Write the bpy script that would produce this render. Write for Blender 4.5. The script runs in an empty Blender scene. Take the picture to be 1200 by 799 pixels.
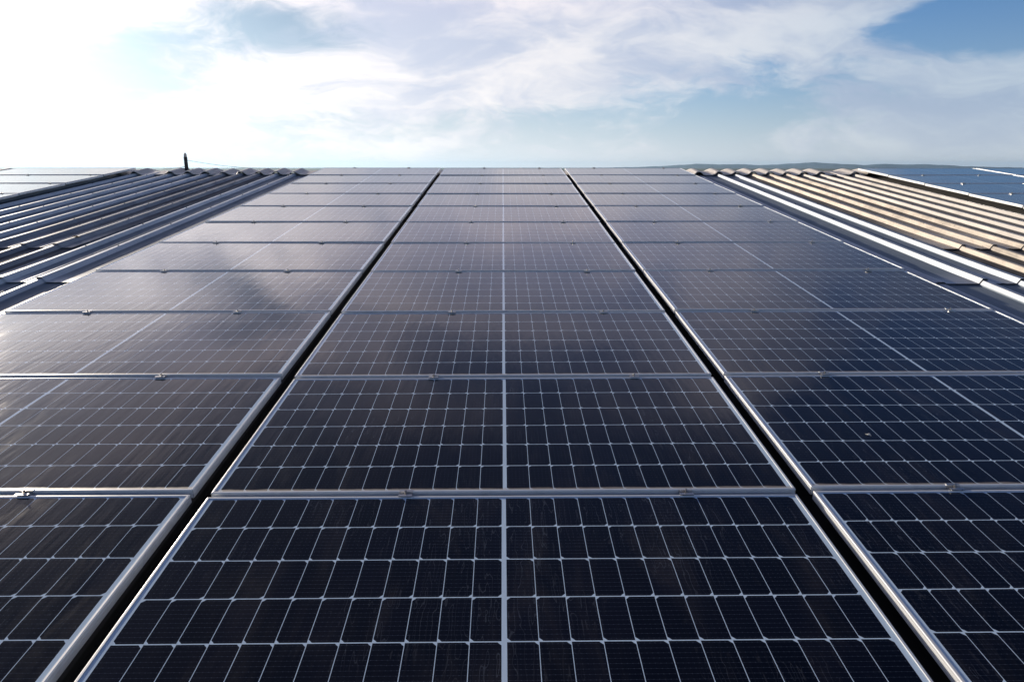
import bpy, bmesh, math, random
from mathutils import Vector, Matrix, Euler
random.seed(7)
S = bpy.context.scene
COL = S.collection
rad = math.radians

# ------------------------------------------------------------------ camera
# Everything on the roof is laid out in roof coordinates: x across, y up the slope, z off the panel faces.
TILT = rad(6.02)                       # roof pitch
R3 = Matrix.Rotation(TILT, 3, 'X')
F, PITCH, YAW, ROLL, EYE = 808.43, 0.3517, 0.0133, 0.0019, 1.4755   # focal length in px of a 1200 px wide frame
def roof(x, y, z=0.0): return R3 @ Vector((x, y, z))
cp, sp, cy, sy, cr, sr = math.cos(PITCH), math.sin(PITCH), math.cos(YAW), math.sin(YAW), math.cos(ROLL), math.sin(ROLL)
fw = Vector((sy*cp, cy*cp, -sp)); r0 = Vector((cy, -sy, 0)); u0 = Vector((sy*sp, cy*sp, cp))
rt = cr*r0 + sr*u0; up = cr*u0 - sr*r0
CAM_M = Matrix((R3@rt, R3@up, R3@(-fw))).transposed()
cam_d = bpy.data.cameras.new('camera'); cam = bpy.data.objects.new('camera', cam_d); COL.objects.link(cam)
cam_d.sensor_width = 36; cam_d.lens = 36*F/1200; cam_d.clip_start = 0.05; cam_d.clip_end = 40000
cam.matrix_world = Matrix.Translation(roof(0, 0, EYE)) @ CAM_M.to_4x4()
S.camera = cam
def ray(px, py):                       # world direction seen at a photo pixel
    return (CAM_M @ Vector(((px-600)/F, -(py-399.5)/F, -1))).normalized()

# ------------------------------------------------------------------ exposure
vs = S.view_settings
vs.view_transform = 'Standard'; vs.look = 'None'; vs.gamma = 1; vs.use_curve_mapping = False
vs.exposure = 0.0

# ------------------------------------------------------------------ sun and sky
SUN_AZ, SUN_EL = rad(-41), rad(14.0)   # azimuth from world +Y towards +X
SD = Vector((math.sin(SUN_AZ)*math.cos(SUN_EL), math.cos(SUN_AZ)*math.cos(SUN_EL), math.sin(SUN_EL)))
sl = bpy.data.lights.new('sun', 'SUN'); so = bpy.data.objects.new('sun', sl); COL.objects.link(so)
sl.energy = 4.8; sl.angle = rad(0.6); sl.color = (1.0, 0.87, 0.71)
so.rotation_euler = (-SD).to_track_quat('-Z', 'Y').to_euler()

class NT:
    """Small helper for node trees."""
    def __init__(s, tree): s.t = tree; s.n = tree.nodes; s.l = tree.links; s.n.clear()
    def new(s, typ, **kw):
        nd = s.n.new(typ)
        for k, v in kw.items(): setattr(nd, k, v)
        return nd
    def put(s, sock, v):
        if isinstance(v, bpy.types.NodeSocket): s.l.new(v, sock)
        else: sock.default_value = v
    def m(s, op, a, b=None, c=None, clamp=False):
        nd = s.new('ShaderNodeMath', operation=op, use_clamp=clamp); s.put(nd.inputs[0], a)
        if b is not None: s.put(nd.inputs[1], b)
        if c is not None: s.put(nd.inputs[2], c)
        return nd.outputs[0]
    def v(s, op, a, b=None, out=0):
        nd = s.new('ShaderNodeVectorMath', operation=op); s.put(nd.inputs[0], a)
        if b is not None: s.put(nd.inputs['Scale' if op == 'SCALE' else 1], b)
        return nd.outputs[out]
    def xyz(s, a):
        nd = s.new('ShaderNodeSeparateXYZ'); s.put(nd.inputs[0], a); return nd.outputs
    def comb(s, x, y, z):
        nd = s.new('ShaderNodeCombineXYZ')
        for i, q in enumerate((x, y, z)): s.put(nd.inputs[i], q)
        return nd.outputs[0]
    def noise(s, vec, scale=1, detail=4, rough=.5, dist=0, out='Fac', dim='3D'):
        nd = s.new('ShaderNodeTexNoise', noise_dimensions=dim); s.put(nd.inputs['Vector'], vec)
        for k, q in (('Scale', scale), ('Detail', detail), ('Roughness', rough), ('Distortion', dist)): s.put(nd.inputs[k], q)
        return nd.outputs[out]
    def ramp(s, f, lo, hi, a=0.0, b=1.0):
        nd = s.new('ShaderNodeMapRange', interpolation_type='SMOOTHSTEP'); s.put(nd.inputs[0], f)
        for i, q in enumerate((lo, hi, a, b)): s.put(nd.inputs[1+i], q)
        return nd.outputs[0]
    def mix(s, f, a, b, blend='MIX'):
        nd = s.new('ShaderNodeMix', data_type='RGBA', blend_type=blend); s.put(nd.inputs[0], f)
        s.put(nd.inputs[6], a if isinstance(a, bpy.types.NodeSocket) else (*a, 1))
        s.put(nd.inputs[7], b if isinstance(b, bpy.types.NodeSocket) else (*b, 1))
        return nd.outputs[2]

world = bpy.data.worlds.new('World'); S.world = world; world.use_nodes = True
N = NT(world.node_tree)
wout = N.new('ShaderNodeOutputWorld'); bg = N.new('ShaderNodeBackground'); N.l.new(bg.outputs[0], wout.inputs[0])
SKY_K = 0.10
bg.inputs[1].default_value = SKY_K
sky = N.new('ShaderNodeTexSky', sky_type='NISHITA', sun_disc=False, sun_elevation=SUN_EL, sun_rotation=SUN_AZ,
            altitude=50, air_density=1.0, dust_density=1.5, ozone_density=2.5)
d = N.v('NORMALIZE', N.new('ShaderNodeTexCoord').outputs['Generated'])
dx, dy, dz = N.xyz(d)
c = N.m('MAXIMUM', N.v('DOT_PRODUCT', d, tuple(SD), out=1), 0.0)
# veiled sun: forward scattering in thin high cloud, thickest in the low air
low = N.m('POWER', 2.718, N.m('MULTIPLY', N.m('MAXIMUM', dz, 0.0), -5.4))
glow = N.m('ADD', N.m('MULTIPLY', N.m('MULTIPLY', N.m('POWER', c, 9.0), low), 1.15), N.m('ADD', N.m('MULTIPLY', N.m('POWER', c, 45.0), .30), N.m('MULTIPLY', N.m('POWER', c, 300.0), 2.0)))
# cloud sheet, seen from below
zz = N.m('ADD', N.m('MAXIMUM', dz, 0.0), 0.42)
p = N.comb(N.m('DIVIDE', dx, zz), N.m('DIVIDE', dy, zz), N.m('MULTIPLY', dz, 2.0))
q = N.v('ADD', p, N.v('SCALE', N.v('SUBTRACT', N.noise(p, 1.6, 4, .55, out='Color'), (.5, .5, .5)), 0.55))
qr = N.v('MULTIPLY', q, (0.80, 1.0, 1.0))
n1 = N.noise(N.v('ADD', qr, (3.1, 7.7, 0)), 1.7, 12, .60, .25)
n2 = N.noise(N.v('ADD', qr, (11.3, 2.1, 5)), 6.5, 10, .66, .5)
cov = N.m('ADD', N.m('MULTIPLY', n1, 1.0), N.m('MULTIPLY_ADD', n2, 0.46, -.23))
def spot(px, py, w, amt, aniso=3.2):   # a gap in the cloud, or a bank of it, in one direction of the sky
    global cov
    dv = N.v('MULTIPLY', N.v('SUBTRACT', d, tuple(ray(px, py))), (1, 1, aniso))
    cov = N.m('ADD', cov, N.ramp(N.v('LENGTH', dv, out=1), 0.0, w, amt, 0.0))
for a in ((290, 14, .20, -.16), (120, 45, .16, -.07), (400, 60, .14, -.06), (1190, 14, .20, -.42), (1060, 45, .16, -.10), (800, 140, .34, -.12), (640, 145, .2, -.06), (480, 95, .30, .20),
          (90, -5, .16, .14), (780, 70, .42, .20), (1120, 120, .24, .14), (700, 20, .3, .08), (1000, 165, .22, .06), (1230, -90, .34, .10)): spot(*a)
cov = N.m('ADD', cov, N.ramp(dz, .17, .27, 0.0, .10))           # the bank above the picture, seen in the panels
cov = N.m('ADD', cov, N.m('MULTIPLY', N.ramp(dz, .18, .26), N.ramp(c, .22, .74, -.14, .07)))
cov = N.m('ADD', cov, N.ramp(c, -.25, .10, .14, 0.0))              # unseen cloud added behind the camera to brighten surfaces facing it
cov = N.m('ADD', cov, N.m('MULTIPLY', N.ramp(dz, .17, .25, 0.0, 1.1), N.m('SUBTRACT', N.noise(N.v('ADD', qr, (2.3, 9.1, 8)), 3.4, 8, .6, .6), .5)))   # broken cloud higher up
mask = N.m('MULTIPLY', N.ramp(cov, .38, .62), N.m('MAXIMUM', N.ramp(N.m('ADD', dz, N.m('MULTIPLY', N.m('SUBTRACT', n1, .5), .5)), .32, .56, 1.0, .04), N.m('MAXIMUM', N.ramp(dz, .74, .92, 0.0, .55), N.ramp(c, -.18, .12, .9, 0.0))))  # last terms add unseen cloud overhead and behind for ambient light
shade = N.ramp(N.noise(N.v('ADD', qr, (0, 0, 3)), 3.2, 10, .62, .4), .34, .64)
cl = N.mix(shade, (4.3, 5.2, 6.8), (7.6, 8.0, 8.4))
cl = N.mix(1.0, cl, N.mix(N.ramp(dz, .16, .30), (1, 1, 1), (1.05, .95, 1.02)), 'MULTIPLY')   # warmer light on the higher bank
cl = N.mix(N.m('MULTIPLY', N.m('MULTIPLY', N.ramp(dz, .17, .27), N.ramp(c, -.25, .15)), N.ramp(c, .28, .66, .85, 0.0)), cl, (1.35, 1.45, 2.1))     # heavier, unlit cloud away from the sun
cl = N.mix(1.0, cl, N.mix(N.ramp(c, .2, .95), N.mix(N.ramp(c, -.3, .15), (1.25, 1.22, 1.18), (.70, .79, .88)), (1.45, 1.28, 1.20)), 'MULTIPLY')
high = N.ramp(dz, .25, .60, 1.0, .55)   # deeper blue overhead
base = N.v('SCALE', N.mix(1.0, sky.outputs[0], N.mix(N.ramp(dz, .18, .34), N.mix(N.ramp(c, .5, .92), (0.20, 0.68, 1.24), (0.46, 0.72, 1.06)), (0.44, 0.60, 1.0)), 'MULTIPLY'), N.m('MULTIPLY', high, N.ramp(c, .6, .97, 1.0, .50)))
hz = N.m('MULTIPLY', N.m('POWER', 2.718, N.m('MULTIPLY', N.m('MAXIMUM', dz, 0.0), -8.0)), N.ramp(c, .35, .85, .62, .88))
base = N.mix(hz, base, (5.5, 6.9, 8.6))
colr = N.mix(N.m('MULTIPLY', mask, .90), base, cl)
bank = N.m('MULTIPLY', N.m('MULTIPLY', N.ramp(dz, .20, .29), N.ramp(dz, .29, .45, 1.0, 0.0)), N.m('MULTIPLY', N.m('POWER', c, 11.0), N.m('MULTIPLY', shade, mask)))
glow = N.m('ADD', glow, N.m('MULTIPLY', bank, 2.3))
colr = N.mix(1.0, colr, N.v('SCALE', (6.4, 6.4, 6.3), glow), 'ADD')
colr = N.mix(N.m('MULTIPLY', N.m('POWER', 2.718, N.m('MULTIPLY', N.m('MAXIMUM', dz, 0.0), -17.0)), .80), colr, N.mix(N.ramp(c, .3, .8), (7.2, 7.6, 7.9), (11.0, 10.8, 10.5)))
N.l.new(colr, bg.inputs[0])

# ------------------------------------------------------------------ helpers
def link(o, parent=None):
    COL.objects.link(o)
    if parent is not None: o.parent = parent
    return o
def mesh_obj(name, bm, mats, parent=None, smooth=False):
    me = bpy.data.meshes.new(name); bm.normal_update(); bm.to_mesh(me); bm.free()
    for mm in (mats if isinstance(mats, (list, tuple)) else [mats]): me.materials.append(mm)
    if smooth:
        for f in me.polygons: f.use_smooth = True
    return link(bpy.data.objects.new(name, me), parent)
def tag(o, label=None, cat=None, group=None, kind=None):
    for k, v in (('label', label), ('category', cat), ('group', group), ('kind', kind)):
        if v: o[k] = v
    return o
def thing(name, loc, label, cat, group=None, rot=None):
    o = bpy.data.objects.new(name, None); o.empty_display_size = .1
    o.location = loc; o.rotation_euler = rot if rot else (TILT, 0, 0)
    return tag(link(o), label, cat, group)
def box(bm, a, b, mi=0):
    vsx = [bm.verts.new((x, y, z)) for z in (a[2], b[2]) for y in (a[1], b[1]) for x in (a[0], b[0])]
    for f in ((0, 2, 3, 1), (4, 5, 7, 6), (0, 1, 5, 4), (1, 3, 7, 5), (3, 2, 6, 7), (2, 0, 4, 6)):
        fc = bm.faces.new([vsx[i] for i in f]); fc.material_index = mi
def cyl(bm, c0, r, z0, z1, n=12, r2=None, mi=0):
    r2 = r if r2 is None else r2
    A = [bm.verts.new((c0[0]+r*math.cos(t*2*math.pi/n), c0[1]+r*math.sin(t*2*math.pi/n), z0)) for t in range(n)]
    B = [bm.verts.new((c0[0]+r2*math.cos(t*2*math.pi/n), c0[1]+r2*math.sin(t*2*math.pi/n), z1)) for t in range(n)]
    for i in range(n):
        f = bm.faces.new((A[i], A[(i+1) % n], B[(i+1) % n], B[i])); f.material_index = mi
    f = bm.faces.new(B); f.material_index = mi
    f = bm.faces.new(A[::-1]); f.material_index = mi

def material(name):
    mt = bpy.data.materials.new(name); mt.use_nodes = True
    T = NT(mt.node_tree); o = T.new('ShaderNodeOutputMaterial'); b = T.new('ShaderNodeBsdfPrincipled')
    T.l.new(b.outputs[0], o.inputs[0]); return mt, T, b
def bump(T, b, h, strength, dist):
    nd = T.new('ShaderNodeBump'); nd.inputs['Strength'].default_value = strength; nd.inputs['Distance'].default_value = dist
    T.l.new(h, nd.inputs['Height']); T.l.new(nd.outputs[0], b.inputs['Normal'])

# ------------------------------------------------------------------ panel dimensions
PW, PL = 2.278, 1.132                  # panel across and up the slope
PP = 1.154                             # row pitch
LIP, GLASS = .0105, -.0030             # frame lip width, depth of the glass below the lip
CXP = .09205; CYP = (PL-2*LIP-.008)/6  # cell pitch

# ------------------------------------------------------------------ materials
def mat_cells():
    mt, T, b = material('glass over silicon cells')
    oc = T.new('ShaderNodeTexCoord').outputs['Object']
    rnd = T.new('ShaderNodeObjectInfo').outputs['Random']
    x, y, z = T.xyz(oc)
    ax = T.m('ABSOLUTE', x)
    cx = T.m('DIVIDE', T.m('SUBTRACT', ax, .0068), CXP)         # cell column counted from the middle strip
    ix = T.m('FLOOR', cx); fx = T.m('SUBTRACT', cx, ix)
    cyv = T.m('DIVIDE', T.m('ADD', y, 3*CYP), CYP)
    iy = T.m('FLOOR', cyv); fy = T.m('SUBTRACT', cyv, iy)
    ex = T.m('MULTIPLY', T.m('MINIMUM', fx, T.m('SUBTRACT', 1.0, fx)), CXP)   # distance to the cell border, metres
    ey = T.m('MULTIPLY', T.m('MINIMUM', fy, T.m('SUBTRACT', 1.0, fy)), CYP)
    incell = T.m('MULTIPLY', T.m('GREATER_THAN', ex, .0011), T.m('GREATER_THAN', ey, .0020))
    incell = T.m('MULTIPLY', incell, T.m('MULTIPLY', T.m('GREATER_THAN', cx, 0.0), T.m('LESS_THAN', cx, 12.0)))
    incell = T.m('MULTIPLY', incell, T.m('MULTIPLY', T.m('GREATER_THAN', cyv, 0.0), T.m('LESS_THAN', cyv, 6.0)))
    # half cells have two cut corners, on the side that alternates from string to string
    sgn = T.m('SIGN', x)
    par = T.m('MODULO', iy, 2.0)
    fxw = T.m('ADD', T.m('MULTIPLY', T.m('SUBTRACT', fx, .5), sgn), .5)       # fraction measured left to right
    fside = T.m('ADD', T.m('MULTIPLY', par, T.m('SUBTRACT', 1.0, T.m('MULTIPLY', fxw, 2.0))), fxw)
    cham = T.m('GREATER_THAN', T.m('ADD', T.m('MULTIPLY', fside, CXP), ey), .0148)
    cell = T.m('MULTIPLY', incell, cham)
    # ten busbars per cell running across, with solder pads
    bb = T.m('ABSOLUTE', T.m('SUBTRACT', T.m('FRACT', T.m('MULTIPLY', fy, 10.0)), .5))
    bus = T.m('LESS_THAN', bb, .042)
    pads = T.m('MULTIPLY', T.m('LESS_THAN', bb, .075), T.m('LESS_THAN', T.m('ABSOLUTE', T.m('SUBTRACT', T.m('FRACT', T.m('MULTIPLY', fx, 6.0)), .5)), .10))
    bus = T.m('MAXIMUM', T.m('MULTIPLY', bus, .55), pads)
    # cell to cell tone
    wn = T.new('ShaderNodeTexWhiteNoise', noise_dimensions='3D')
    T.l.new(T.comb(T.m('MULTIPLY', ix, sgn), iy, T.m('MULTIPLY', rnd, 91.0)), wn.inputs['Vector'])
    tone = T.m('MULTIPLY_ADD', wn.outputs['Value'], 1.0, .5)
    off = T.comb(T.m('MULTIPLY', rnd, 37.0), T.m('MULTIPLY', rnd, 53.0), T.m('MULTIPLY', rnd, 11.0))
    po = T.v('ADD', oc, off)
    cellc = T.mix(1.0, T.mix(T.noise(po, 2.5, 3), (.0016, .0020, .0055), (.0032, .0024, .0040)), T.comb(tone, tone, tone), 'MULTIPLY')
    cellc = T.mix(bus, cellc, (.034, .041, .058))
    colr = T.mix(cell, (.64, .80, .95), cellc)
    # drying marks: thin wavy lines down the slope
    sv = T.v('MULTIPLY', po, (24.0, 1.7, 1.0))
    sv = T.v('ADD', sv, T.v('SCALE', T.noise(po, 7.0, 2, .5, out='Color'), .55))
    sn = T.noise(sv, 1.0, 2, .45)
    lines = T.ramp(T.m('ABSOLUTE', T.m('SUBTRACT', T.m('FRACT', T.m('MULTIPLY', sn, 9.0)), .5)), 0.0, .07, 1.0, 0.0)
    where = T.ramp(T.noise(po, 1.9, 2), .38, .62)
    lines = T.m('MULTIPLY', lines, where)
    fine = T.noise(T.v('MULTIPLY', po, (90.0, 12.0, 1.0)), 1.0, 4, .6)
    film = T.ramp(T.noise(T.v('MULTIPLY', po, (4.2, 1.1, 1.0)), 1.3, 7, .66, .5), .46, .76)
    # dust washed to the lower edge, and specks
    edge = T.m('SUBTRACT', T.m('ADD', y, PL/2-LIP), T.m('MULTIPLY', T.noise(T.v('MULTIPLY', po, (7.0, 3.0, 1.0)), 1.6, 4), .016))
    edge = T.ramp(edge, .004, .012, 1.0, 0.0)
    vor = T.new('ShaderNodeTexVoronoi', feature='F1'); T.l.new(po, vor.inputs['Vector']); vor.inputs['Scale'].default_value = 9.0
    vh = T.xyz(vor.outputs['Color'])[0]
    speck = T.m('MULTIPLY', T.m('LESS_THAN', vor.outputs['Distance'], T.m('MULTIPLY', vh, .018)), T.m('GREATER_THAN', vh, .45))
    dust = T.m('ADD', T.m('MULTIPLY', lines, .075), T.m('ADD', T.m('MULTIPLY', T.m('MULTIPLY', film, fine), .10), .0005))
    dust = T.m('ADD', dust, T.m('ADD', T.m('MULTIPLY', edge, .55), T.m('MULTIPLY', speck, .30)), clamp=True)
    colr = T.mix(dust, colr, T.mix(T.m('MULTIPLY', lines, T.m('SUBTRACT', 1.0, edge)), (.40, .34, .28), (.46, .54, .66)))
    T.l.new(colr, b.inputs['Base Color'])
    rg = T.m('ADD', T.m('MULTIPLY_ADD', film, .06, .05), T.m('ADD', T.m('MULTIPLY', fine, .05), T.m('MULTIPLY', edge, .4)))
    T.l.new(rg, b.inputs['Roughness'])
    b.inputs['IOR'].default_value = 1.54
    h = T.m('ADD', T.m('MULTIPLY', fine, .25), T.noise(T.v('MULTIPLY', po, (26.0, 4.0, 1.0)), 1.0, 3))
    bump(T, b, h, .045, .02)
    return mt

def mat_alu(name, colr=(.70, .71, .72), rough=.34, metal=.9, mitre=False):
    mt, T, b = material(name)
    oc = T.new('ShaderNodeTexCoord').outputs['Object']
    rnd = T.new('ShaderNodeObjectInfo').outputs['Random']
    po = T.v('ADD', oc, T.comb(T.m('MULTIPLY', rnd, 13.0), T.m('MULTIPLY', rnd, 7.0), 0.0))
    n = T.noise(po, 14, 5, .6)
    f = T.ramp(n, .45, .8)
    kc = T.mix(T.m('MULTIPLY', f, .45), colr, tuple(k*.62 for k in colr))
    if mitre:                          # the joint across each corner
        x, y, z = T.xyz(oc)
        g = T.m('SUBTRACT', T.m('SUBTRACT', PW/2, T.m('ABSOLUTE', x)), T.m('SUBTRACT', PL/2, T.m('ABSOLUTE', y)))
        kc = T.mix(T.m('LESS_THAN', T.m('ABSOLUTE', g), .0007), kc, (.03, .03, .03))
    T.l.new(kc, b.inputs['Base Color'])
    b.inputs['Metallic'].default_value = metal
    T.l.new(T.m('MULTIPLY_ADD', n, .2, rough-.1), b.inputs['Roughness'])
    return mt

def mat_roof(name, colr, dirt_shade, rough, metal, amount):
    mt, T, b = material(name)
    oc = T.new('ShaderNodeTexCoord').outputs['Object']
    x, y, z = T.xyz(oc)
    st = T.noise(T.v('MULTIPLY', oc, (9.0, .8, 4.0)), 1.0, 6, .65, .4)
    bl = T.noise(oc, 3.2, 7, .68, .3)
    sp_ = T.noise(oc, 42.0, 3, .6)
    f = T.ramp(T.m('ADD', T.m('MULTIPLY', st, .55), T.m('MULTIPLY', bl, .45)), .40, .66)
    k = T.mix(T.m('MULTIPLY', f, amount), colr, dirt_shade)
    k = T.mix(T.ramp(sp_, .62, .74, 0, .5), k, tuple(q*.35 for q in dirt_shade))
    # rib shade, with some grime, painted into the pans
    pan = T.ramp(z, -.122, -.115, 1.0, 0.0)
    k = T.mix(T.m('MULTIPLY', pan, T.m('MULTIPLY_ADD', f, .10, .86)), k, tuple(q*.6 for q in dirt_shade))
    T.l.new(k, b.inputs['Base Color'])
    T.l.new(T.m('MULTIPLY', T.m('MULTIPLY_ADD', pan, -.65, 1.0), metal), b.inputs['Metallic'])
    T.l.new(T.m('ADD', T.m('MULTIPLY', pan, .22), T.m('ADD', T.m('MULTIPLY', f, .18), T.m('MULTIPLY_ADD', sp_, .12, rough-.1))), b.inputs['Roughness'])
    bump(T, b, T.noise(T.v('MULTIPLY', oc, (7.0, 2.0, 4.0)), 1.0, 3), .12, .02)
    return mt

def mat_plain(name, colr, rough=.6, metal=0.0, var=.35, scale=6.0):
    mt, T, b = material(name)
    oc = T.new('ShaderNodeTexCoord').outputs['Object']
    n = T.noise(oc, scale, 6, .6)
    T.l.new(T.mix(T.ramp(n, .3, .7), tuple(q*(1-var) for q in colr), tuple(min(1, q*(1+var)) for q in colr)), b.inputs['Base Color'])
    b.inputs['Roughness'].default_value = rough; b.inputs['Metallic'].default_value = metal
    return mt

M_CELL = mat_cells()
M_FRAME = mat_alu('anodised frame', (.80, .82, .83), .34, .25, True)
M_CLAMP = mat_alu('clamp aluminium', (.66, .66, .66), .30, .9)
M_BOLT = mat_alu('bolt steel', (.50, .48, .45), .32, 1.0)
M_ZINC = mat_roof('galvanised sheet', (.62, .65, .68), (.27, .36, .46), .40, .80, .45)
M_ZINC_SHADE = mat_roof('galvanised sheet shade side', (.62, .69, .75), (.28, .36, .45), .42, .20, .40)  # copy of the galvanised sheet for the shaded side, light put into its colour
M_MID_SHADE = mat_roof('middle sheet shade side', (.30, .34, .39), (.10, .11, .135), .50, .20, .50)  # middle sheet on the left, its shade put into the colour
M_MID_SUN = mat_roof('weathered middle sheet sun side', (.74, .66, .55), (.045, .045, .050), .50, .30, .50)  # same sheet on the right, sunlit tone in the colour, rib shade in the pans
M_PALE = mat_roof('pale galvanised sheet', (.74, .70, .63), (.10, .105, .115), .46, .45, .45)
M_GAP_DARK = mat_roof('shade-darkened sheet', (.10, .10, .10), (.05, .045, .04), .75, .30, .60)  # shade of the gaps between panel columns put into the colour
M_CAP = mat_roof('ridge cap sheet', (.80, .75, .68), (.52, .49, .44), .50, .12, .25)
M_SCREW = mat_plain('screw washer', (.06, .05, .045), .6)
M_WALL = mat_plain('rendered wall', (.55, .52, .47), .9, var=.1)
M_BLACK = mat_plain('black post', (.025, .025, .028), .55, var=.2)
M_TIP = mat_plain('pale post tip', (.55, .53, .48), .5, var=.15)
M_WIRE = mat_plain('dull wire', (.30, .27, .24), .6, var=.1)
M_WHITE = mat_plain('white sticker', (.75, .75, .74), .5, var=.03)
M_LEAF = mat_plain('dry leaf', (.42, .24, .06), .7, var=.3, scale=60)
M_DROP = mat_plain('bird dropping', (.68, .67, .62), .8, var=.2, scale=120)
M_GROUND = mat_plain('fields', (.085, .10, .05), .95, var=.5, scale=.004)
M_HILL = mat_plain('wooded hills', (.080, .12, .14), .95, var=.25, scale=.006)  # lightened and blued, part of the distance haze put into the colour

# ------------------------------------------------------------------ ground, hills, air
GZ = -6.6
bm = bmesh.new(); ring0 = [bm.verts.new((0, 0, GZ))]; prev = None
for r_ in (60, 400, 2000, 9200):
    cur = [bm.verts.new((r_*math.cos(t*math.pi/32), r_*math.sin(t*math.pi/32), GZ)) for t in range(64)]
    for i in range(64):
        j = (i+1) % 64
        bm.faces.new((ring0[0], cur[i], cur[j]) if prev is None else (prev[i], cur[i], cur[j], prev[j]))
    prev = cur
tag(mesh_obj('ground', bm, M_GROUND), kind='structure')

prof = [(700, 197), (745, 196), (770, 194.5), (800, 192), (818, 190.3), (845, 191.4), (870, 191), (890, 192.6), (908, 191.5), (930, 189.6), (953, 187.8),
        (974, 189.8), (1000, 191.4), (1012, 192.4), (1036, 190.4), (1060, 191.6), (1082, 191.0), (1105, 192.4), (1135, 194.5), (1170, 196), (1210, 197)]
def prof_y(px):
    for (a, ya), (b_, yb) in zip(prof, prof[1:]):
        if a <= px <= b_: t = (px-a)/(b_-a); t = t*t*(3-2*t); return ya+(yb-ya)*t
    return 197
bm = bmesh.new(); rows = []
for k in range(171):
    px = 700+k*3; dr = ray(px, 196.5); az = math.atan2(dr.x, dr.y)
    e_ = math.atan2(ray(px, prof_y(px)).z, math.hypot(*ray(px, prof_y(px)).xy))
    base_d = 7200+500*math.sin(k*.11); H = max(base_d*math.tan(e_)*.68+8.2, .5)+random.uniform(-1.2, 1.2)
    col = []
    for j in range(13):
        t = (j-6)/6; rr = base_d+t*1300
        hh = H*max(0, 1-abs(t))**.8*(1 if j == 6 else random.uniform(.82, 1.0))
        col.append(bm.verts.new((rr*math.sin(az), rr*math.cos(az), GZ-.3+hh+(.3 if hh > 0 else 0))))
    rows.append(col)
for a, b_ in zip(rows, rows[1:]):
    for j in range(12): bm.faces.new((a[j], b_[j], b_[j+1], a[j+1]))
tag(mesh_obj('hills', bm, M_HILL, smooth=True), kind='structure')

bm = bmesh.new(); box(bm, (-9600, -9600, GZ-1.5), (9600, 9600, 66))
mt = bpy.data.materials.new('thin haze'); mt.use_nodes = True
T = NT(mt.node_tree); o_ = T.new('ShaderNodeOutputMaterial'); pv = T.new('ShaderNodeVolumePrincipled')
pv.inputs['Color'].default_value = (.44, .73, 1.0, 1); pv.inputs['Density'].default_value = 8e-5; pv.inputs['Anisotropy'].default_value = 0.55
T.l.new(pv.outputs[0], o_.inputs['Volume'])
tag(mesh_obj('haze', bm, mt), kind='stuff')

# ------------------------------------------------------------------ the building under the array
RIDGE = 14.12                          # roof y of the ridge line
PAN, RIB = -.130, -.085                # height of the pans and rib tops below the panel faces
wh = thing('warehouse', (0, 0, 0), 'low pitched warehouse with ribbed metal roof carrying the solar panels', 'building', rot=(0, 0, 0))
def part(name, bm, mats, smooth=False):
    o = mesh_obj(name, bm, mats, wh, smooth); o.rotation_euler = (TILT, 0, 0); return o
def rib_profile(x0, x1, ribs, low=()):
    pts = [(x0, PAN)]
    feats = [(r_, 0) for r_ in ribs] + [(r_, 1) for r_ in low]
    mids = sorted(ribs)
    feats += [((a+b_)/2+.0, 2) for a, b_ in zip(mids, mids[1:]) if b_-a < .5]
    for r_, kd in sorted(feats):
        if kd == 0: pr = ((-.052, 0), (-.046, .003), (-.021, .042), (-.016, .045), (.016, .045), (.021, .042), (.046, .003), (.052, 0))
        elif kd == 1: pr = ((-.05, 0), (-.03, .013), (-.012, .016), (.0, .010), (.012, .016), (.03, .013), (.05, 0))
        else: pr = ((-.020, 0), (-.009, .0045), (.009, .0045), (.020, 0))
        for q_, h in pr:
            if x0 < r_+q_ < x1: pts.append((r_+q_, PAN+h))
    pts.append((x1, PAN)); return pts
def sheet(name, x0, x1, y0, y1, ribs, mat, low=(), lift=0.0, screws=True, z0=0.0, ph=0.0, wob=.0005):
    """One run of roof sheeting; its lower end rides up over the sheet below by `lift`."""
    bm = bmesh.new(); pr = rib_profile(x0, x1, ribs, low)
    ny = max(2, int((y1-y0)/.35)); prevr = None
    for j in range(ny+1):
        y = y0+(y1-y0)*j/ny
        w = lift*math.exp(-(y-y0)/.7)+z0
        row = [bm.verts.new((x+random.uniform(-wob, wob), y, z+w+random.uniform(-wob, wob))) for x, z in pr]
        if prevr:
            for i in range(len(pr)-1): bm.faces.new((prevr[i], prevr[i+1], row[i+1], row[i]))
        else:
            lipr = [bm.verts.new((v.co.x, v.co.y+.004, v.co.z-.0035)) for v in row]
            for i in range(len(pr)-1): bm.faces.new((lipr[i], lipr[i+1], row[i+1], row[i]))
        prevr = row
    if screws:
        for r_ in ribs:
            y = y0+.09+ph
            while y < y1:
                cyl(bm, (r_+random.uniform(-.004, .004), y), .011, RIB+z0-.001, RIB+z0+.003, 8, .009, 1)
                cyl(bm, (r_, y), .0055, RIB+z0+.003, RIB+z0+.009, 6, mi=1); y += 1.22
    return part('roof_sheet', bm, [mat, M_SCREW])
RIBL = [-4.02-.338*k for k in range(10)]
RIBR = [4.18+.332*k for k in range(9)]
YB = -4.0
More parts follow.
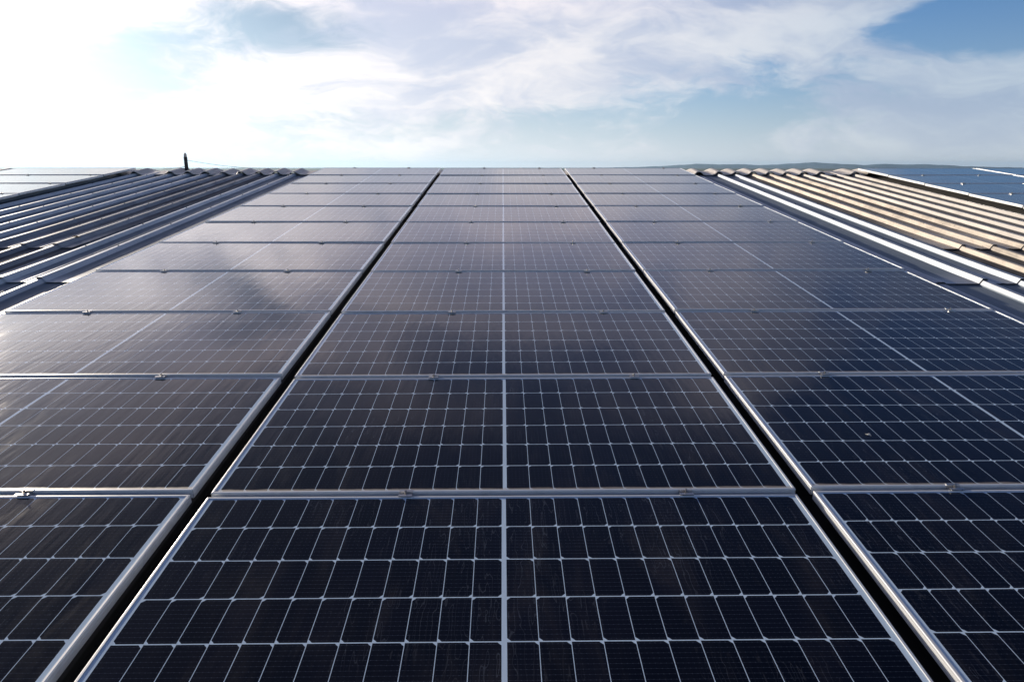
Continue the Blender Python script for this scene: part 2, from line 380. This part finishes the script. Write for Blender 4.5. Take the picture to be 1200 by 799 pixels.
# left walkway strip: three widths of sheet, each lapped up the slope
sheet('s', -4.58, -3.42, YB, 6.05, RIBL[:2], M_ZINC_SHADE, low=(-3.66,))
sheet('s', -4.58, -3.42, 5.85, 13.9, RIBL[:2], M_ZINC_SHADE, low=(-3.66,), lift=.011, z0=.003)
sheet('s', -5.60, -4.53, YB, 7.4, RIBL[2:5], M_MID_SHADE, z0=.006, ph=.3)
sheet('s', -5.60, -4.53, 7.2, 13.9, RIBL[2:5], M_MID_SHADE, lift=.011, z0=.009, ph=.2)
sheet('s', -7.4, -5.55, YB, 6.9, RIBL[5:], M_ZINC_SHADE)
sheet('s', -7.4, -5.55, 6.7, 13.9, RIBL[5:], M_ZINC_SHADE, lift=.014, z0=.003, ph=.5)
# right walkway strip
sheet('s', 3.42, 4.68, YB, 5.95, RIBR[:2], M_ZINC, low=(3.80,))
sheet('s', 3.42, 4.68, 5.75, 13.9, RIBR[:2], M_ZINC, low=(3.80,), lift=.011, z0=.003, ph=.4)
sheet('s', 4.63, 5.66, YB, 7.3, RIBR[2:5], M_MID_SUN, z0=.006)
sheet('s', 4.63, 5.66, 7.1, 13.9, RIBR[2:5], M_MID_SUN, lift=.011, z0=.009, ph=.3)
sheet('s', 5.61, 7.3, YB, 6.9, RIBR[5:], M_PALE)
sheet('s', 5.61, 7.3, 6.7, 13.9, RIBR[5:], M_PALE, lift=.014, z0=.003, ph=.6)
# under the panels
ribs_mid = [-3.3+.3328*k for k in range(21)]
sheet('s', -3.44, 3.44, YB, 13.9, [r_ for r_ in ribs_mid if -3.38 < r_ < 3.38], M_GAP_DARK, screws=False, z0=-.004)
ribs_ll = [RIBL[9]-.338*k for k in range(1, 16)]
ribs_rr = [RIBR[8]+.332*k for k in range(1, 16)]
sheet('s', -12.3, -7.36, YB, 13.9, ribs_ll, M_ZINC, screws=False, z0=-.003)
sheet('s', 7.27, 12.1, YB, 13.9, ribs_rr, M_PALE, screws=False, z0=-.003)
# far slope
bm = bmesh.new(); c2 = math.cos(2*TILT); s2 = math.sin(2*TILT)
pr = rib_profile(-12.3, 12.1, [-12.0+.333*k for k in range(72)])
a_ = [bm.verts.new((x, RIDGE, z-.006)) for x, z in pr]
b2 = [bm.verts.new((x, RIDGE+17*c2+z*s2, -17*s2+z*c2)) for x, z in pr]
for i in range(len(pr)-1): bm.faces.new((a_[i], a_[i+1], b2[i+1], b2[i]))
part('roof_sheet', bm, [M_ZINC])
# ridge cap: pressed pieces following the ribs, lapped over each other
allr = sorted(RIBL+RIBR+ribs_mid+ribs_ll+ribs_rr+[3.79])
allr = [r_ for i, r_ in enumerate(allr) if i == 0 or r_-allr[i-1] > .2]
def cap_piece(x0, x1, z0):
    bm = bmesh.new(); pts = [(x0, 0.0)]
    for r_ in allr:
        if x0+.1 < r_ < x1-.05:
            jz = random.uniform(-.004, .005)
            pts += [(r_-.125, .0), (r_-.085, .012), (r_-.040, .050+jz), (r_-.012, .057+jz), (r_+.018, .056+jz), (r_+.050, .046+jz), (r_+.095, .010), (r_+.135, .0)]
    pts.append((x1, 0.0)); prevr = None
    for yy, dzz, sc in ((13.60, -.012, 1.0), (13.606, 0, 1), (13.85, .004, 1), (14.02, .006, .98), (RIDGE, .008, .95)):
        row = [bm.verts.new((x+random.uniform(-.003, .003), yy+(random.uniform(-.012, .012) if yy < 13.7 else 0), PAN+.031+z0+h*sc+dzz)) for x, h in pts]
        if prevr:
            for i in range(len(pts)-1): bm.faces.new((prevr[i], prevr[i+1], row[i+1], row[i]))
        prevr = row
    row = [bm.verts.new((x, RIDGE+.5*c2, PAN+.031+z0+h*.95-.5*s2)) for x, h in pts]
    for i in range(len(pts)-1): bm.faces.new((prevr[i], prevr[i+1], row[i+1], row[i]))
    part('ridge_cap', bm, M_CAP)
xx = -12.2; k = 0
while xx < 12:
    x2 = min(xx+1.1, 12.1); cap_piece(xx-.06, x2, .005*(k % 2)); xx = x2; k += 1
# walls
e0 = roof(0, YB+.2, PAN-.06); er = roof(0, RIDGE, PAN-.06)
ef = R3 @ Vector((0, RIDGE+16.6*c2, PAN-.06-16.6*s2))
for xa, xb in ((-12.1, -11.92), (11.72, 11.9)):
    bm = bmesh.new()
    vv = [[bm.verts.new((xw, y, z)) for y, z in ((e0.y, GZ), (ef.y, GZ), (ef.y, ef.z), (er.y, er.z), (e0.y, e0.z))] for xw in (xa, xb)]
    bm.faces.new(vv[0]); bm.faces.new(vv[1][::-1])
    for i in range(5): bm.faces.new((vv[0][i], vv[0][(i+1) % 5], vv[1][(i+1) % 5], vv[1][i]))
    mesh_obj('wall', bm, M_WALL, wh)
bm = bmesh.new(); box(bm, (-11.9, e0.y, GZ), (11.7, e0.y+.18, e0.z)); mesh_obj('wall', bm, M_WALL, wh)
bm = bmesh.new(); box(bm, (-11.9, ef.y-.18, GZ), (11.7, ef.y, ef.z)); mesh_obj('wall', bm, M_WALL, wh)

# ------------------------------------------------------------------ solar panels
def ring(bm, prf, hx, hy, mi=0):
    prevr = None
    for t, z in prf:
        cur = [bm.verts.new((sx*(hx-t), sy_*(hy-t), z)) for sx, sy_ in ((-1, -1), (1, -1), (1, 1), (-1, 1))]
        if prevr:
            for i in range(4):
                j = (i+1) % 4; bm.faces.new((prevr[i], cur[i], cur[j], prevr[j])).material_index = mi
        prevr = cur
def make_panel():
    root = thing('solar_panel', (0, 0, 0), 'x', 'solar panel', 'solar panels laid in columns on the roof')
    bm = bmesh.new()
    ring(bm, [(LIP, GLASS-.004), (LIP, -.0007), (LIP-.0007, 0), (.0034, 0), (.0020, -.0004), (.0009, -.0013), (.0002, -.0028), (0, -.0045), (0, -.0100), (.0016, -.0112),
              (.0016, -.0136), (0, -.0148), (0, -.0245), (.0009, -.0252), (0, -.0259), (0, -.0350), (.026, -.0350)], PW/2, PL/2)
    bmesh.ops.recalc_face_normals(bm, faces=bm.faces)
    fr = mesh_obj('frame', bm, M_FRAME, root)
    bm = bmesh.new(); box(bm, (-PW/2+LIP-.0005+.001, -PL/2+LIP-.0005+.001, GLASS-.006), (PW/2-LIP-.0005, PL/2-LIP-.0005, GLASS))
    gl = mesh_obj('glass_sheet', bm, M_CELL, root)
    return root
def copy_tree(o):
    r_ = o.copy(); COL.objects.link(r_)
    for ch in o.children:
        c_ = ch.copy(); COL.objects.link(c_); c_.parent = r_
    return r_
ORD = ['nearest', 'second', 'third', 'fourth', 'fifth', 'sixth', 'seventh', 'eighth', 'ninth', 'tenth', 'farthest']
def look(cn, r_):
    if cn == 'left': return ['near-black', 'navy', 'violet-grey', 'pale cloudy'][r_] if r_ < 4 else 'pale sky-reflecting'
    if cn == 'middle': return 'near-black' if r_ < 2 else 'dark slate' if r_ < 4 else 'hazy grey'
    return 'near-black' if r_ < 2 else 'dark navy' if r_ < 5 else 'grey-blue'
Y1 = 2.2975
proto = make_panel(); first = True
def put_panel(x0, row, dyc, label):
    global first
    o = proto if first else copy_tree(proto); first = False
    yb = Y1+(row-1)*PP+(PP-PL)+dyc
    o.location = roof(x0+PW/2+random.uniform(-.002, .002), yb+PL/2+random.uniform(-.001, .001), 0)
    o.rotation_euler = (TILT-rad(.30+random.uniform(-.14, .14)), rad(random.uniform(-.14, .14)), rad(random.uniform(-.05, .05)))
    o['label'] = label; return o
XL, XC, XR = -3.4895, -1.137, 1.214
for cn, x0, dyc in (('left', XL, .021), ('middle', XC, 0), ('right', XR, .0245)):
    for r_ in range(11):
        w = ORD[r_] + (' panel' if r_ in (0, 10) else ' panel from the front')
        p_ = put_panel(x0, r_, dyc, f'{look(cn, r_)} solar panel, {w} in the {cn} long column')
        if cn == 'right' and r_ == 1:
            bm = bmesh.new(); box(bm, (-1.06, -PL/2-.0006, -.0245), (-.99, -PL/2-.0001, -.0155)); st = mesh_obj('sticker', bm, M_WHITE, p_)
XLL, XRR = -7.15-PW, 7.0
n5 = ['fifth', 'fourth', 'third', 'second', 'topmost']
for r_ in range(6, 11):
    put_panel(XLL, r_, .02, f'white-glinting solar panel of the far left block, {n5[r_-6]} row from the ridge'.replace('topmost row from the ridge', 'topmost row under the ridge'))
    put_panel(XRR, r_, .02, f'slate blue solar panel of the far right block, {n5[r_-6]} row from the ridge'.replace('topmost row from the ridge', 'topmost row under the ridge'))
for r_ in (8, 9, 10):
    put_panel(XRR+PW+.075, r_, .02, f'slate blue solar panel at the right picture edge, {n5[r_-6]} row from the ridge'.replace('topmost row from the ridge', 'topmost row under the ridge'))

# ------------------------------------------------------------------ clamps
def make_clamp():
    root = thing('panel_clamp', (0, 0, 0), 'x', 'clamp', 'clamps along the seams between panel rows')
    bm = bmesh.new(); g = (PP-PL)/2
    # top-hat plate: two flanges on the frames and a channel between them
    w = .026
    pr = [(-g-.012, .0008), (-g-.012, .0042), (-g+.001, .0042), (-g+.0035, -.008), (g-.0035, -.008), (g-.001, .0042), (g+.012, .0042), (g+.012, .0008), (g-.0035, .0008), (g-.0055, -.011), (-g+.0055, -.011), (-g+.0035, .0008)]
    A = [bm.verts.new((-w, y, z)) for y, z in pr]; B = [bm.verts.new((w, y, z)) for y, z in pr]
    n_ = len(pr)
    for i in range(n_): bm.faces.new((A[i], A[(i+1) % n_], B[(i+1) % n_], B[i]))
    for L in (A, B):
        for q_ in ((0, 1, 2, 11), (2, 3, 10, 11), (3, 4, 9, 10), (4, 5, 8, 9), (5, 6, 7, 8)): bm.faces.new([L[i] for i in q_])
    bmesh.ops.recalc_face_normals(bm, faces=bm.faces)
    mesh_obj('plate', bm, M_CLAMP, root)
    bm = bmesh.new(); cyl(bm, (0, 0), .0095, -.008, -.0062, 16); cyl(bm, (0, 0), .0072, -.0062, .0085, 6); cyl(bm, (0, 0), .0040, .0085, .0150, 10)
    mesh_obj('bolt', bm, M_BOLT, root)
    bm = bmesh.new(); box(bm, (-.035, -.17, -.0825), (.035, .17, -.0355)); mesh_obj('rail', bm, M_CLAMP, root)
    return root
cproto = make_clamp(); cfirst = True
def put_clamp(x, seam, dyc, label):
    global cfirst
    o = cproto if cfirst else copy_tree(cproto); cfirst = False
    o.location = roof(x+random.uniform(-.012, .012), Y1+(seam-1)*PP+(PP-PL)/2+dyc, 0)
    o.rotation_euler = (TILT, 0, rad(random.uniform(-2.5, 2.5))); o['label'] = label
for cn, xs, dyc in (('left', (-2.91, -1.85), .021), ('middle', (-.37, .715), 0), ('right', (1.78, 3.17), .0245)):
    for s_ in range(1, 12):
        for i, x in enumerate(xs):
            side = ('left', 'right')[i]
            if s_ < 11:
                lb = f'{side} clamp on the {"first" if s_ == 1 else ORD[s_-1] if s_ < 10 else "tenth"} seam from the front, {cn} column'
            else: lb = f'{side} end clamp on the top edge of the {cn} panel column'
            put_clamp(x, s_, dyc, 'small aluminium ' + lb)
for sd, xs in (('left', (-7.40, -8.5)), ('right', (7.65, 8.67))):
    for s_ in range(8, 11):
        for i, x in enumerate(xs):
            put_clamp(x, s_, .02, f'tiny clamp in the far {sd} block, {["inner", "outer"][i]} one on the {["third", "second", "first"][s_-8]} seam below the ridge')

# ------------------------------------------------------------------ post and wire on the ridge
def tube(bm, pts, r_, n=6):
    prevr = None
    for i, p0 in enumerate(pts):
        tv = (pts[min(i+1, len(pts)-1)]-pts[max(i-1, 0)]).normalized()
        a1 = tv.orthogonal().normalized(); b1 = tv.cross(a1)
        if prevr and False: pass
        cur = [bm.verts.new(p0+a1*r_*math.cos(t*2*math.pi/n)+b1*r_*math.sin(t*2*math.pi/n)) for t in range(n)]
        if prevr:
            for t in range(n): bm.faces.new((prevr[t], prevr[(t+1) % n], cur[(t+1) % n], cur[t]))
        prevr = cur
pb = roof(-6.29, RIDGE+.02, -.06)
post = thing('ridge_post', pb, 'short black post with a pale tip standing on the roof ridge', 'post', rot=(0, 0, 0))
bm = bmesh.new(); cyl(bm, (0, 0), .036, -.06, .235, 14, .033); cyl(bm, (0, 0), .075, -.03, .012, 14, .045); mesh_obj('pole', bm, M_BLACK, post)
bm = bmesh.new(); cyl(bm, (0, 0), .030, .235, .285, 14, .026); cyl(bm, (0, 0), .026, .285, .315, 14, .012); mesh_obj('cap', bm, M_TIP, post)
bm = bmesh.new()
A_ = pb+Vector((.034, 0, .17)); B_ = roof(-4.35, RIDGE+.02, -.045)
tube(bm, [A_.lerp(B_, t/14)+Vector((0, 0, -.05*math.sin(math.pi*t/14))) for t in range(15)], .004)
C_ = pb+Vector((-.034, 0, .05)); D_ = roof(-6.75, RIDGE+.02, -.045)
tube(bm, [C_.lerp(D_, t/8)+Vector((0, 0, -.012*math.sin(math.pi*t/8))) for t in range(9)], .004)
tag(mesh_obj('wire', bm, M_WIRE), 'thin wire sagging from the black post along the roof ridge', 'wire')

# ------------------------------------------------------------------ a leaf and a dropping
bm = bmesh.new()
pts = [(-.05, 0, .004), (-.02, .018, .010), (.025, .016, .016), (.055, 0, .006), (.02, -.018, .010), (-.02, -.016, .004)]
tv = [bm.verts.new(q_) for q_ in pts]; bv = [bm.verts.new((x*.96, y*.9, z-.003)) for x, y, z in pts]; bm.faces.new(tv); bm.faces.new(bv[::-1])
for i in range(6): bm.faces.new((tv[i], bv[i], bv[(i+1) % 6], tv[(i+1) % 6]))
lf = mesh_obj('dry_leaf', bm, M_LEAF); lf.location = roof(-4.68, 7.55, RIB+.014); lf.rotation_euler = (TILT, .2, 1.2)
tag(lf, 'dry orange leaf caught on a shaded rib of the left ribbed strip', 'leaf')
bm = bmesh.new()
for cx_, cy_, r_ in ((0, 0, .008), (.010, .004, .004), (-.007, .006, .0035), (.003, -.011, .003)):
    bmesh.ops.create_uvsphere(bm, u_segments=10, v_segments=6, radius=r_, matrix=Matrix.Translation((cx_, cy_, 0)) @ Matrix.Diagonal((1.2, 1, .22, 1)))
dp = mesh_obj('bird_dropping', bm, M_DROP, smooth=True); dp.location = roof(1.66, 2.78, GLASS+.0008); dp.rotation_euler = (TILT, 0, .3)
tag(dp, 'small white bird dropping on the second panel of the right column', 'dropping')
